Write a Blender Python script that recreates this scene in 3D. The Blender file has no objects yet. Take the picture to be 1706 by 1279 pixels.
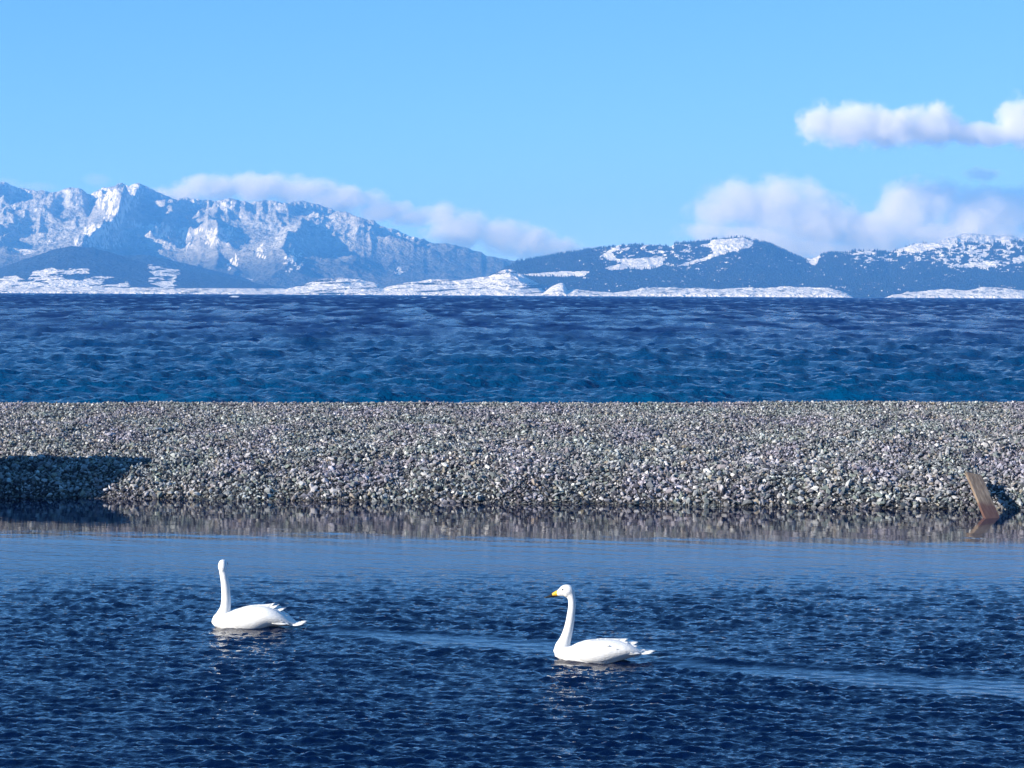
import bpy, bmesh, math, random
import numpy as np
from mathutils import Vector, Matrix, Euler

random.seed(7)
C = bpy.context.scene.collection
SC = bpy.context.scene

# ------------------------------------------------------------------ camera
PW, PH = 1706.0, 1279.0          # size of the photograph
F = 3800.0                       # focal length in photograph pixels
CAMH = 3.7                       # camera height above the pond
PITCH = math.atan((639.5 - 491.0) / F)
ROLL = math.atan(9.0 / 1706.0)

cam_d = bpy.data.cameras.new('camera')
cam = bpy.data.objects.new('camera', cam_d)
C.objects.link(cam)
cam_d.sensor_width = 36.0
cam_d.lens = 36.0 * F / PW
cam_d.clip_start = 0.1
cam_d.clip_end = 90000
cam.location = (0, 0, CAMH)
_R = Matrix.Rotation(math.pi / 2 - PITCH, 3, 'X') @ Matrix.Rotation(ROLL, 3, 'Z')
cam.rotation_euler = _R.to_euler()
SC.camera = cam
RN = np.array(_R)


def uv(px, py):
    """photo pixel -> (x/y, z/y) slopes of its sight line"""
    px = np.asarray(px, float); py = np.asarray(py, float)
    d = np.stack([(px - PW / 2) / F, (PH / 2 - py) / F, -np.ones_like(px)], -1) @ RN.T
    return d[..., 0] / d[..., 1], d[..., 2] / d[..., 1]


def proj(x, y, z):
    """world -> photo pixel"""
    p = np.stack([x, y, z - CAMH], -1) @ RN
    return PW / 2 - F * p[..., 0] / p[..., 2], PH / 2 + F * p[..., 1] / p[..., 2]


# ------------------------------------------------------------------ light
SUN_EL = math.radians(21)
SUN_TH = math.radians(60)                    # from straight behind the camera, to the left
SUN_DIR = Vector((-math.sin(SUN_TH) * math.cos(SUN_EL), -math.cos(SUN_TH) * math.cos(SUN_EL), math.sin(SUN_EL)))
SKY_STRENGTH = 0.11
SKY_TINT = (1.24, 2.28, 2.20)
SUN_STRENGTH = 5.0
HAZE_DENSITY = 7.2e-5
HAZE_COLOR = (0.10, 0.37, 0.90)

world = bpy.data.worlds.new('World')
SC.world = world
world.use_nodes = True
wn, wl = world.node_tree.nodes, world.node_tree.links
wn.clear()
w_out = wn.new('ShaderNodeOutputWorld')
w_bg = wn.new('ShaderNodeBackground')
w_sky = wn.new('ShaderNodeTexSky')
w_sky.sky_type = 'NISHITA'
w_sky.sun_disc = False
w_sky.sun_elevation = SUN_EL
w_sky.sun_rotation = math.atan2(SUN_DIR.x, SUN_DIR.y)
w_sky.altitude = 4000
w_sky.air_density = 0.7
w_sky.dust_density = 0.0
w_sky.ozone_density = 5.0
# even grade over the whole sky, as the camera's tone curve: one shoulder per channel
w_se = wn.new('ShaderNodeSeparateColor'); w_co = wn.new('ShaderNodeCombineColor')
wl.new(w_sky.outputs[0], w_se.inputs[0])
for k_, g_ in enumerate((5.0, 3.0, 8.0)):          # x / (1 + x / g): soft shoulder
    w_d = wn.new('ShaderNodeMath'); w_d.operation = 'MULTIPLY_ADD'
    w_d.inputs[1].default_value = 1.0 / g_; w_d.inputs[2].default_value = 1.0
    w_p = wn.new('ShaderNodeMath'); w_p.operation = 'DIVIDE'
    wl.new(w_se.outputs[k_], w_d.inputs[0])
    wl.new(w_se.outputs[k_], w_p.inputs[0]); wl.new(w_d.outputs[0], w_p.inputs[1])
    wl.new(w_p.outputs[0], w_co.inputs[k_])
w_ti = wn.new('ShaderNodeMix'); w_ti.data_type = 'RGBA'; w_ti.blend_type = 'MULTIPLY'
w_ti.inputs[0].default_value = 1.0
w_ti.inputs[7].default_value = SKY_TINT + (1,)
wl.new(w_co.outputs[0], w_ti.inputs[6])
wl.new(w_ti.outputs[2], w_bg.inputs[0])
w_bg.inputs[1].default_value = SKY_STRENGTH
wl.new(w_bg.outputs[0], w_out.inputs[0])

sun_d = bpy.data.lights.new('sun', 'SUN')
sun_d.energy = SUN_STRENGTH
sun_d.angle = math.radians(0.5)
sun_d.color = (1.0, 0.95, 0.88)
sun = bpy.data.objects.new('sun', sun_d)
sun.rotation_euler = SUN_DIR.to_track_quat('Z', 'Y').to_euler()
C.objects.link(sun)

SC.view_settings.view_transform = 'Standard'
SC.view_settings.look = 'None'
SC.view_settings.exposure = 0.75
SC.view_settings.gamma = 1.0
SC.view_settings.use_curve_mapping = False
SC.render.engine = 'CYCLES'
SC.cycles.max_bounces = 8
SC.cycles.diffuse_bounces = 2
SC.cycles.glossy_bounces = 3
SC.cycles.transmission_bounces = 2
SC.cycles.volume_bounces = 6
SC.cycles.transparent_max_bounces = 8
SC.cycles.use_denoising = True
SC.cycles.denoiser = 'OPENIMAGEDENOISE'
SC.cycles.volume_step_rate = 1.0
SC.cycles.sample_clamp_indirect = 6.0


# ------------------------------------------------------------------ helpers
def tag(o, label=None, cat=None, group=None, kind=None):
    if label: o['label'] = label
    if cat: o['category'] = cat
    if group: o['group'] = group
    if kind: o['kind'] = kind
    return o


def link(name, mesh, mats=None, parent=None):
    o = bpy.data.objects.new(name, mesh)
    if mats:
        for m in (mats if isinstance(mats, (list, tuple)) else [mats]):
            mesh.materials.append(m)
    C.objects.link(o)
    if parent: o.parent = parent
    return o


def grid_mesh(name, X, Y, Z, smooth=True, attrs=None):
    r, c = X.shape
    me = bpy.data.meshes.new(name)
    co = np.stack([X, Y, Z], -1).reshape(-1, 3).astype(np.float32)
    i = np.arange(r * c).reshape(r, c)
    q = np.stack([i[:-1, :-1], i[:-1, 1:], i[1:, 1:], i[1:, :-1]], -1).reshape(-1, 4)
    n = len(q)
    me.vertices.add(r * c); me.loops.add(n * 4); me.polygons.add(n)
    me.vertices.foreach_set('co', co.ravel())
    me.loops.foreach_set('vertex_index', q.ravel().astype(np.int32))
    me.polygons.foreach_set('loop_start', (np.arange(n) * 4).astype(np.int32))
    me.polygons.foreach_set('loop_total', np.full(n, 4, np.int32))
    me.polygons.foreach_set('use_smooth', np.full(n, smooth))
    me.update(calc_edges=True)
    for k, a in (attrs or {}).items():
        at = me.attributes.new(k, 'FLOAT', 'POINT')
        at.data.foreach_set('value', a.reshape(-1).astype(np.float32))
    return me


def raw_mesh(name, V, Fc, smooth=False):
    me = bpy.data.meshes.new(name)
    me.from_pydata([tuple(v) for v in V], [], [tuple(f) for f in Fc])
    me.polygons.foreach_set('use_smooth', [smooth] * len(me.polygons))
    me.update()
    return me


def hash2(ix, iy, seed):
    h = (ix.astype(np.int64) * 374761393 + iy.astype(np.int64) * 668265263 + seed * 1274126177) & 0xffffffff
    h = ((h ^ (h >> 13)) * 1274126177) & 0xffffffff
    h = h ^ (h >> 16)
    return (h & 0xffffff) / float(0xffffff)


def vnoise(x, y, seed=0):
    ix, iy = np.floor(x), np.floor(y)
    fx, fy = x - ix, y - iy
    fx = fx * fx * fx * (fx * (fx * 6 - 15) + 10); fy = fy * fy * fy * (fy * (fy * 6 - 15) + 10)
    ix = ix.astype(np.int64); iy = iy.astype(np.int64)
    a = hash2(ix, iy, seed); b = hash2(ix + 1, iy, seed)
    c = hash2(ix, iy + 1, seed); d = hash2(ix + 1, iy + 1, seed)
    return (a + (b - a) * fx) * (1 - fy) + (c + (d - c) * fx) * fy


def fbm(x, y, octv=5, seed=0, gain=0.5):
    s = 0; a = 1; t = 0
    for k in range(octv):
        cs, sn = math.cos(k * 1.1), math.sin(k * 1.1)
        s = s + a * vnoise((x * cs - y * sn) * 2 ** k + 13.7 * k, (x * sn + y * cs) * 2 ** k - 7.1 * k, seed + k)
        t += a; a *= gain
    return s / t


def ridged(x, y, octv=5, seed=0, gain=0.5):
    s = 0; a = 1; t = 0
    for k in range(octv):
        n = 1 - np.abs(2 * vnoise(x * 2 ** k + 5.3 * k, y * 2 ** k + 9.1 * k, seed + k) - 1)
        s = s + a * n * n
        t += a; a *= gain
    return s / t


def sstep(a, b, x):
    t = np.clip((x - a) / (b - a), 0, 1)
    return t * t * (3 - 2 * t)


def in_poly(px, py, poly):
    """signed-ish inside test, vectorised"""
    ins = np.zeros(px.shape, bool)
    n = len(poly)
    for i in range(n):
        x1, y1 = poly[i]; x2, y2 = poly[(i + 1) % n]
        if y1 == y2: continue
        c = ((y1 > py) != (y2 > py)) & (px < (x2 - x1) * (py - y1) / (y2 - y1) + x1)
        ins ^= c
    return ins


def ocean(N, L, lmin, lmax, wind, spread, seed, p=4.0):
    rng = np.random.default_rng(seed)
    k = np.fft.fftfreq(N, L / N) * 2 * np.pi
    kx, ky = np.meshgrid(k, k)
    kk = np.hypot(kx, ky); kk[0, 0] = 1e9
    th = np.arctan2(ky, kx) - wind
    P = kk ** -p * np.exp(-(2 * np.pi / lmax / kk) ** 2 * 1.5) * np.exp(-(kk * lmin / 2 / np.pi) ** 2)
    P = P * (np.abs(np.cos(th)) ** spread + 0.04)
    a = (rng.normal(size=(N, N)) + 1j * rng.normal(size=(N, N))) * np.sqrt(P)
    a[0, 0] = 0
    h = np.fft.ifft2(a).real
    return h / h.std()


def tile(h, L, x, y, rot=0.0):
    cs, sn = math.cos(rot), math.sin(rot)
    N = h.shape[0]
    gx = ((x * cs - y * sn) / L * N) % N
    gy = ((x * sn + y * cs) / L * N) % N
    ix = np.floor(gx).astype(np.int64); iy = np.floor(gy).astype(np.int64)
    fx = gx - ix; fy = gy - iy
    ix %= N; iy %= N; jx = (ix + 1) % N; jy = (iy + 1) % N
    return (h[iy, ix] * (1 - fx) + h[iy, jx] * fx) * (1 - fy) + (h[jy, ix] * (1 - fx) + h[jy, jx] * fx) * fy


class NT:
    """small node-tree helper"""
    def __init__(self, name):
        self.m = bpy.data.materials.new(name)
        self.m.use_nodes = True
        self.t = self.m.node_tree
        self.t.nodes.clear()
        self.out = self.n('ShaderNodeOutputMaterial')

    def n(self, typ, **kw):
        nd = self.t.nodes.new(typ)
        for k, v in kw.items(): setattr(nd, k, v)
        return nd

    def l(self, a, b):
        self.t.links.new(a, b)

    def set(self, sock, v):
        if hasattr(v, 'is_output') or isinstance(v, bpy.types.NodeSocket): self.l(v, sock)
        else: sock.default_value = v

    def math(self, op, a, b=0.0, c=None, clamp=False):
        nd = self.n('ShaderNodeMath', operation=op, use_clamp=clamp)
        self.set(nd.inputs[0], a); self.set(nd.inputs[1], b)
        if c is not None: self.set(nd.inputs[2], c)
        return nd.outputs[0]

    def noise(self, vec, scale, detail=4, rough=0.5, col=False):
        nd = self.n('ShaderNodeTexNoise')
        self.set(nd.inputs['Vector'], vec)
        self.set(nd.inputs['Scale'], scale)
        nd.inputs['Detail'].default_value = detail
        nd.inputs['Roughness'].default_value = rough
        return nd.outputs[1 if col else 0]

    def ramp(self, fac, stops, interp='LINEAR'):
        nd = self.n('ShaderNodeValToRGB')
        nd.color_ramp.interpolation = interp
        e = nd.color_ramp.elements
        while len(e) > 1: e.remove(e[-1])
        e[0].position = stops[0][0]; e[0].color = stops[0][1]
        for p, c in stops[1:]:
            x = e.new(p); x.color = c
        self.set(nd.inputs[0], fac)
        return nd.outputs[0]

    def mix(self, fac, a, b, typ='RGBA', blend='MIX'):
        nd = self.n('ShaderNodeMix', data_type=typ, blend_type=blend)
        self.set(nd.inputs[0], fac)
        o = 6 if typ == 'RGBA' else 2
        self.set(nd.inputs[o], a); self.set(nd.inputs[o + 1], b)
        return nd.outputs[2 if typ == 'RGBA' else 0]

    def mrange(self, v, a, b, c=0.0, d=1.0, smooth=False):
        nd = self.n('ShaderNodeMapRange')
        if smooth: nd.interpolation_type = 'SMOOTHSTEP'
        self.set(nd.inputs[0], v)
        for i, k in enumerate((a, b, c, d)): nd.inputs[i + 1].default_value = k
        return nd.outputs[0]

    def mapv(self, vec, scale=(1, 1, 1), rot=(0, 0, 0)):
        nd = self.n('ShaderNodeMapping')
        self.set(nd.inputs[0], vec)
        nd.inputs['Scale'].default_value = scale
        nd.inputs['Rotation'].default_value = rot
        return nd.outputs[0]

    def attr(self, name, typ='GEOMETRY'):
        nd = self.n('ShaderNodeAttribute', attribute_name=name, attribute_type=typ)
        return nd

    def bsdf(self, **kw):
        nd = self.n('ShaderNodeBsdfPrincipled')
        for k, v in kw.items():
            self.set(nd.inputs[k.replace('_', ' ')], v)
        self.l(nd.outputs[0], self.out.inputs[0])
        return nd

    def bump(self, h, strength=1.0, dist=1.0):
        nd = self.n('ShaderNodeBump')
        self.set(nd.inputs['Height'], h)
        self.set(nd.inputs['Strength'], strength)
        nd.inputs['Distance'].default_value = dist
        return nd.outputs[0]


# ------------------------------------------------------------------ materials
def mat_water(name, base, rough, bump_scale, bump_dist, far=False):
    m = NT(name)
    tc = m.n('ShaderNodeTexCoord').outputs['Object']
    n1 = m.noise(m.mapv(tc, (0.7, 1.1, 1)), bump_scale, 3, 0.55)
    n2 = m.noise(m.mapv(tc, (1, 1, 1), (0, 0, 0.6)), bump_scale * 2.7, 2, 0.5)
    h = m.math('ADD', n1, m.math('MULTIPLY', n2, 0.35))
    col = base
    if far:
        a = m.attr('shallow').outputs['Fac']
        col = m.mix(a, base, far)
        foam = m.attr('foam').outputs['Fac']
        col = m.mix(foam, col, (0.75, 0.8, 0.85, 1))
        rough = m.math('ADD', m.attr('farness').outputs['Fac'], rough)
    dist = m.attr('ripple').outputs['Fac']
    b = m.bsdf(Base_Color=col, Roughness=rough, IOR=1.15 if far else 1.333)
    m.l(m.bump(h, dist, bump_dist), b.inputs['Normal'])
    if far: b.inputs['Specular IOR Level'].default_value = 0.4
    return m.m


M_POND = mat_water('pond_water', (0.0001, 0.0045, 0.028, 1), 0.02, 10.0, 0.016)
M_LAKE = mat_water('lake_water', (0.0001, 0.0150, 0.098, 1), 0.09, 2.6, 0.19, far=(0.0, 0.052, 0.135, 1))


def mat_terrain():
    m = NT('snow_and_forest')
    tc = m.n('ShaderNodeTexCoord').outputs['Object']
    snow = m.attr('snow').outputs['Fac']
    n = m.noise(tc, 0.006, 6, 0.6)
    n2 = m.noise(tc, 0.03, 4, 0.6)
    dark = m.ramp(n, [(0.3, (0.014, 0.022, 0.03, 1)), (0.7, (0.035, 0.045, 0.045, 1))])
    dust = m.attr('dust').outputs['Fac']          # thin snow over rock; on the left range it paints in shade
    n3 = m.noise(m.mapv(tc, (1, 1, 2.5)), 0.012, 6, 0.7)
    dust_shade_tone = m.ramp(n3, [(0.38, (0.28, 0.30, 0.32, 1)), (0.5, (0.50, 0.52, 0.55, 1)), (0.62, (0.70, 0.71, 0.72, 1))])
    dark = m.mix(dust, dark, dust_shade_tone)
    wh = m.ramp(n2, [(0.35, (0.72, 0.72, 0.74, 1)), (0.6, (0.85, 0.85, 0.85, 1))])
    f = m.mrange(m.math('ADD', snow, m.math('MULTIPLY', m.math('SUBTRACT', n2, 0.5), 0.5)), 0.32, 0.70)
    b = m.bsdf(Base_Color=m.mix(f, dark, wh), Roughness=0.9)
    b.inputs['Specular IOR Level'].default_value = 0.1
    m.l(m.bump(m.math('ADD', n2, n), 1.0, 42.0), b.inputs['Normal'])
    return m.m


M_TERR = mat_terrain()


def mat_conifer():
    m = NT('conifer_needles')
    oi = m.n('ShaderNodeTexCoord').outputs['Object']
    n = m.noise(oi, 0.02, 3)
    col = m.ramp(n, [(0.3, (0.01, 0.02, 0.02, 1)), (0.7, (0.03, 0.045, 0.035, 1))])
    b = m.bsdf(Base_Color=col, Roughness=0.9)
    b.inputs['Specular IOR Level'].default_value = 0.1
    return m.m


M_CONIFER = mat_conifer()


def mat_bank():
    m = NT('gravel_bed')
    tc = m.n('ShaderNodeTexCoord').outputs['Object']
    v = m.n('ShaderNodeTexVoronoi'); m.l(tc, v.inputs['Vector']); v.inputs['Scale'].default_value = 18
    n = m.noise(tc, 3, 5, 0.6)
    col = m.mix(m.math('MULTIPLY', v.outputs['Distance'], 1.0, clamp=True), (0.04, 0.042, 0.05, 1), (0.01, 0.011, 0.013, 1))
    col = m.mix(n, col, (0.05, 0.05, 0.05, 1))
    b = m.bsdf(Base_Color=col, Roughness=0.9)
    m.l(m.bump(v.outputs['Distance'], 1.0, -0.04), b.inputs['Normal'])
    return m.m


def mat_stone():
    m = NT('stone')
    geo = m.n('ShaderNodeNewGeometry')
    r = m.n('ShaderNodeObjectInfo').outputs['Random']
    tc = m.n('ShaderNodeTexCoord').outputs['Object']
    base = m.ramp(r, [(0.0, (0.05, 0.055, 0.075, 1)), (0.20, (0.20, 0.21, 0.245, 1)), (0.30, (0.12, 0.14, 0.155, 1)),
                      (0.44, (0.30, 0.31, 0.345, 1)), (0.58, (0.25, 0.24, 0.265, 1)), (0.68, (0.19, 0.225, 0.22, 1)),
                      (0.78, (0.40, 0.41, 0.44, 1)), (0.90, (0.30, 0.27, 0.23, 1)), (0.94, (0.60, 0.61, 0.63, 1))], 'CONSTANT')
    big = m.noise(geo.outputs['Position'], 0.8, 3, 0.5)
    tint = m.ramp(big, [(0.35, (0.98, 0.91, 0.97, 1)), (0.5, (1.04, 1, 0.92, 1)), (0.65, (0.94, 1.0, 0.92, 1))])
    col = m.mix(1.0, base, tint, blend='MULTIPLY')
    n = m.noise(tc, 22, 4, 0.6)
    col = m.mix(1.0, col, m.ramp(n, [(0.3, (0.8, 0.8, 0.8, 1)), (0.7, (1.18, 1.18, 1.18, 1))]), blend='MULTIPLY')
    sep = m.n('ShaderNodeSeparateXYZ'); m.l(geo.outputs['Position'], sep.inputs[0])
    wet = m.mrange(m.math('ADD', sep.outputs[2], m.math('MULTIPLY', big, 0.08)), 0.13, 0.05, 0.0, 1.0)
    col = m.mix(m.math('MULTIPLY', wet, 0.62), col, (0.02, 0.018, 0.016, 1))
    rough = m.mrange(wet, 0, 1, 0.85, 0.35)
    b = m.bsdf(Base_Color=col, Roughness=rough)
    m.l(m.bump(n, 0.4, 0.02), b.inputs['Normal'])
    return m.m


M_BANK, M_STONE = mat_bank(), mat_stone()


def mat_feather(name, col=(0.80, 0.80, 0.78, 1), scale=None):
    m = NT(name)
    tc = m.n('ShaderNodeTexCoord').outputs['Object']
    n = m.noise(m.mapv(tc, (8, 26, 26)), 3.0, 4, 0.6)
    big = m.noise(tc, 6.0, 3, 0.5)
    c = m.mix(m.math('MULTIPLY', m.mrange(big, 0.5, 0.75), 0.35), col, (0.74, 0.69, 0.58, 1))
    b = m.bsdf(Base_Color=c, Roughness=0.75)
    b.inputs['Subsurface Weight'].default_value = 0.05
    b.inputs['Subsurface Radius'].default_value = (0.02, 0.02, 0.02)
    b.inputs['Specular IOR Level'].default_value = 0.2
    m.l(m.bump(n, 0.5, 0.012), b.inputs['Normal'])
    return m.m


def mat_plain(name, col, rough=0.5):
    m = NT(name)
    tc = m.n('ShaderNodeTexCoord').outputs['Object']
    n = m.noise(tc, 40, 3, 0.5)
    c = m.mix(m.math('MULTIPLY', n, 0.3), col, tuple(x * 0.7 for x in col[:3]) + (1,))
    m.bsdf(Base_Color=c, Roughness=rough)
    return m.m


M_FEATH = mat_feather('white_plumage')
M_BLACK = mat_plain('black_bill', (0.012, 0.012, 0.013, 1), 0.35)
M_YELLOW = mat_plain('yellow_bill', (0.80, 0.46, 0.02, 1), 0.45)
M_EYE = mat_plain('dark_eye', (0.008, 0.006, 0.005, 1), 0.12)


# ------------------------------------------------------------------ haze
def box_mesh(name, lo, hi):
    V = [(x, y, z) for x in (lo[0], hi[0]) for y in (lo[1], hi[1]) for z in (lo[2], hi[2])]
    Fc = [(0, 1, 3, 2), (4, 6, 7, 5), (0, 4, 5, 1), (2, 3, 7, 6), (0, 2, 6, 4), (1, 5, 7, 3)]
    return raw_mesh(name, V, Fc)


hm = NT('haze_air')
pv = hm.n('ShaderNodeVolumePrincipled')
pv.inputs['Color'].default_value = HAZE_COLOR + (1,)
pv.inputs['Density'].default_value = HAZE_DENSITY
pv.inputs['Anisotropy'].default_value = 0.0
pv.inputs['Absorption Color'].default_value = (0.5, 0.5, 0.5, 1)
hm.l(pv.outputs[0], hm.out.inputs['Volume'])
haze = link('haze', box_mesh('haze', (-16000, -3000, -12), (16000, 22500, 960)), hm.m)
tag(haze, kind='stuff')

# ------------------------------------------------------------------ mountains
G_SNOWFIELDS = {
    'left_hill': [
        [(0, 463), (22, 459), (45, 466), (62, 451), (85, 447), (145, 448), (152, 456), (135, 455), (105, 458), (108, 466), (135, 466), (150, 459), (190, 462), (172, 466), (168, 476), (215, 470), (216, 495), (-20, 495), (-20, 464)],
        [(243, 440), (262, 444), (298, 450), (302, 452), (296, 458), (290, 466), (294, 480), (280, 481), (262, 474), (247, 470), (256, 456)],
    ],
    'middle': [
        [(408, 464), (416, 458), (436, 456), (455, 461), (480, 466), (500, 470), (520, 476), (490, 473), (455, 468), (425, 467)],
    ],
    'right': [
        [(1000, 425), (1018, 416), (1026, 430), (1060, 431), (1105, 427), (1106, 440), (1085, 449), (1040, 447), (1016, 451), (1010, 446), (1036, 438), (1012, 433)],
        [(866, 457), (905, 453), (982, 451), (975, 459), (950, 460), (905, 461)],
        [(1165, 410), (1185, 403), (1180, 400), (1240, 395), (1256, 404), (1250, 412), (1225, 419), (1200, 425), (1170, 436), (1150, 442), (1122, 443), (1170, 430), (1190, 421), (1182, 412)],
        [(1334, 427), (1366, 424), (1364, 432), (1358, 442), (1348, 438)],
        [(1488, 416), (1530, 405), (1592, 403), (1596, 411), (1560, 413), (1530, 421), (1510, 420)],
        [(1415, 421), (1462, 419), (1452, 425)],
        [(1590, 443), (1620, 437), (1665, 435), (1660, 443), (1600, 446)],
        [(1683, 431), (1712, 424), (1712, 436), (1690, 439)],
        [(1666, 404), (1685, 399), (1690, 411), (1672, 409)],
    ],
}


def terrain(outline, D, Lf, Lb, nx, ny, nyb, amp, sx, sy, seed, prof=1.15, jag=1.0, spurs=(), u_pad=0.03, foot=-8.0, warp=0.5):
    ox = np.array([p[0] for p in outline], float); oy = np.array([p[1] for p in outline], float)
    px = np.linspace(ox[0], ox[-1], nx)
    # outline, softened corners plus fine jaggedness
    py = np.interp(px, ox, oy)
    k = max(1, int(2.5 / (px[1] - px[0])))
    py = np.convolve(np.pad(py, k, mode='edge'), np.ones(2 * k + 1) / (2 * k + 1), 'valid')
    py = py - jag * (fbm(px / 14.0, px * 0 + seed, 4, seed, 0.6) - 0.5) * 4.0
    u, v = uv(px, py)
    t = np.concatenate([np.linspace(0, 1, ny), 1 + np.linspace(0, 1, nyb + 1)[1:]])
    y = np.where(t <= 1, D - Lf * (1 - t), D + Lb * (t - 1))
    U, Tm = np.meshgrid(u, t)
    Y = np.repeat(y[:, None], nx, 1)
    X = U * Y
    H = (CAMH + v * D)[None, :]
    s = np.where(Tm <= 1, np.clip(Tm, 0, 1) ** prof, 1 - 0.9 * (Tm - 1) ** 1.2)
    wx = X + warp * sx * (fbm(X / sx / 1.7, Y / sx / 1.7, 3, seed + 31) - 0.5)
    r = ridged(wx / sx, Y / sy, 6, seed, 0.52)
    env = np.clip(Tm, 0, 1) ** 0.7
    Z = H * s * (1 - amp * 0.5) + H * amp * env * (r - 0.35) * (0.75 + 0.25 * s)
    for (pts, wl_, wr_, a) in spurs:      # asymmetric ridge lines given as (px, t)
        ts = np.array([p[1] for p in pts]); xs = np.array([p[0] for p in pts], float)
        o = np.argsort(ts)
        us, _ = uv(np.interp(t, ts[o], xs[o]), np.full_like(t, 400.0))
        dd = (U - us[:, None]) * F
        b = np.where(dd < 0, np.exp(-(-dd / wl_) ** 1.3), np.exp(-(dd / wr_) ** 1.3))
        act = sstep(min(ts) - 0.1, min(ts) + 0.1, Tm) * (1 - sstep(max(ts), max(ts) + 0.15, Tm))
        Z = Z + H * a * b * act
    # make the skyline follow the outline: scale each column
    VV = (Z - CAMH) / Y
    mx = VV.max(0)
    cur = np.maximum(mx, 1e-5); tgt = np.maximum(v, 1e-5)
    kk = np.ones(31) / 31.0
    ratio = np.convolve(np.pad(tgt / cur, 15, mode='edge'), kk, 'valid')
    near_top = np.exp(-((VV - mx[None, :]) / (0.10 * mx[None, :].max())) ** 2)
    Z = CAMH + (Z - CAMH) * (ratio[None, :] + 0.75 * (tgt / cur - ratio)[None, :] * near_top)
    Z = np.where(Tm < 0.04, foot + (Z - foot) * (Tm / 0.04), Z)
    return X, Y, Z, Tm, r


def patches(px, py, polys, nz, wob=5.0):
    m = np.zeros(px.shape)
    jx = (fbm(px / 9, py / 3, 4, nz) - 0.5) * wob * 2.2
    jy = (fbm(px / 14, py / 4, 4, nz + 9) - 0.5) * wob
    for p in polys:
        m = np.maximum(m, in_poly(px + jx, py + jy, p))
    return m


def relief(Z):
    return Z


HILL_GRIDS = []


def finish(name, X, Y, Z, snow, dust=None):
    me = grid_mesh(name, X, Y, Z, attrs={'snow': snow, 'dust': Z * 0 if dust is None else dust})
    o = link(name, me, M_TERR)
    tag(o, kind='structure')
    return o


# high snowy range on the left
outA = [(-260, 330), (-180, 312), (-120, 318), (-60, 300), (0, 304), (12, 303), (25, 312), (60, 317), (98, 320), (112, 314), (130, 314), (148, 322), (165, 315), (200, 305), (213, 309), (228, 305), (238, 308),
        (250, 313), (270, 320), (292, 331), (320, 333), (335, 331), (350, 333), (380, 331), (400, 335), (450, 335), (500, 335), (530, 340), (560, 350), (600, 361),
        (640, 377), (680, 392), (710, 401), (745, 406), (780, 412), (810, 424), (850, 433), (900, 441), (960, 452), (1060, 470), (1150, 482)]
X, Y, Z, T, r = terrain(outA, 17500, 4300, 2200, 820, 170, 16, 0.70, 1000, 1500, 11, 1.05, 1.6,
                        spurs=[([(240, 1.0), (222, 0.8), (205, 0.62), (160, 0.42), (130, 0.25)], 90, 16, 0.28),
                               ([(205, 0.60), (300, 0.52), (380, 0.45), (455, 0.35)], 30, 26, 0.12),
                               ([(130, 1.0), (136, 0.85), (150, 0.7)], 30, 10, 0.12)])
px, py = proj(X, Y, Z)
n1 = fbm(px / 7.0, py / 9.0 - px / 25, 5, 3, 0.62)
n2 = fbm(px / 60.0, py / 30.0, 3, 8)
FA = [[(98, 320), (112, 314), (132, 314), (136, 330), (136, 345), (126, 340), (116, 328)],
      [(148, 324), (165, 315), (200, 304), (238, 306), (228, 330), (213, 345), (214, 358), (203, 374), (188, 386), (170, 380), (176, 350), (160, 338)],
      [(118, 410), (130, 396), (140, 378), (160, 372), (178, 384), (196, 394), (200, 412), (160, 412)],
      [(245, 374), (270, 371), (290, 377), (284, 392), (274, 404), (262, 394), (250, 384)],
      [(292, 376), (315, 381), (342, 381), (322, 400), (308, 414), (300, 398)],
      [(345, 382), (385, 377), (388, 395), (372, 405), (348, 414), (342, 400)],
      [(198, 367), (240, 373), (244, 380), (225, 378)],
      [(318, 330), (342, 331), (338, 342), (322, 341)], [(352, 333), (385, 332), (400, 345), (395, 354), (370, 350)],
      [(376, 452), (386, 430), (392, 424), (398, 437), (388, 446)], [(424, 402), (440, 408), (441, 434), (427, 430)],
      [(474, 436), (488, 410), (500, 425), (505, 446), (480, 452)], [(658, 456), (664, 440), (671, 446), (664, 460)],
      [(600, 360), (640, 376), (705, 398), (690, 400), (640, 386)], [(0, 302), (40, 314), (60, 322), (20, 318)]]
fa = patches(px, py, FA, 15, 9.0)  # full snow on the sunlit faces, their brightness painted in as whiter colour
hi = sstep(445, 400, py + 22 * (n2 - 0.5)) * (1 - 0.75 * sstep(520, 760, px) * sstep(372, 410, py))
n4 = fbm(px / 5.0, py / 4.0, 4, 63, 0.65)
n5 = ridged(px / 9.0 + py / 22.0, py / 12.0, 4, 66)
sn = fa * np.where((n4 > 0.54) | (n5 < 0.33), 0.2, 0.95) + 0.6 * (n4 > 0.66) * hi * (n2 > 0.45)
finish('mountains', X, Y, Z, np.clip(sn, 0, 1), 0.15 + 0.85 * hi * (0.65 + 0.7 * (n2 - 0.5)))  # greyer tone on the broad slopes paints in their shade

# dark hill with snowfields at its foot, left
outB = [(-300, 470), (-200, 462), (-120, 466), (-60, 455), (0, 447), (40, 432), (90, 415), (122, 409), (160, 414), (200, 425), (240, 438), (290, 447), (340, 455), (400, 466), (460, 478), (520, 489)]
X, Y, Z, T, r = terrain(outB, 12800, 1500, 900, 420, 110, 10, 0.22, 900, 900, 21, 0.9, 0.6)
px, py = proj(X, Y, Z)
sn = patches(px, py, G_SNOWFIELDS['left_hill'], 5, 7.0) * (0.9 - 0.75 * sstep(0.54, 0.66, fbm(px / 22.0 + py / 9, py / 2.4, 4, 59, 0.62)))
sn = np.maximum(sn, sstep(478, 482, py) * sstep(0.35, 0.5, fbm(px / 60, px * 0, 3, 2)) * 0.9)
finish('hills', X, Y, Z, sn)

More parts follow.
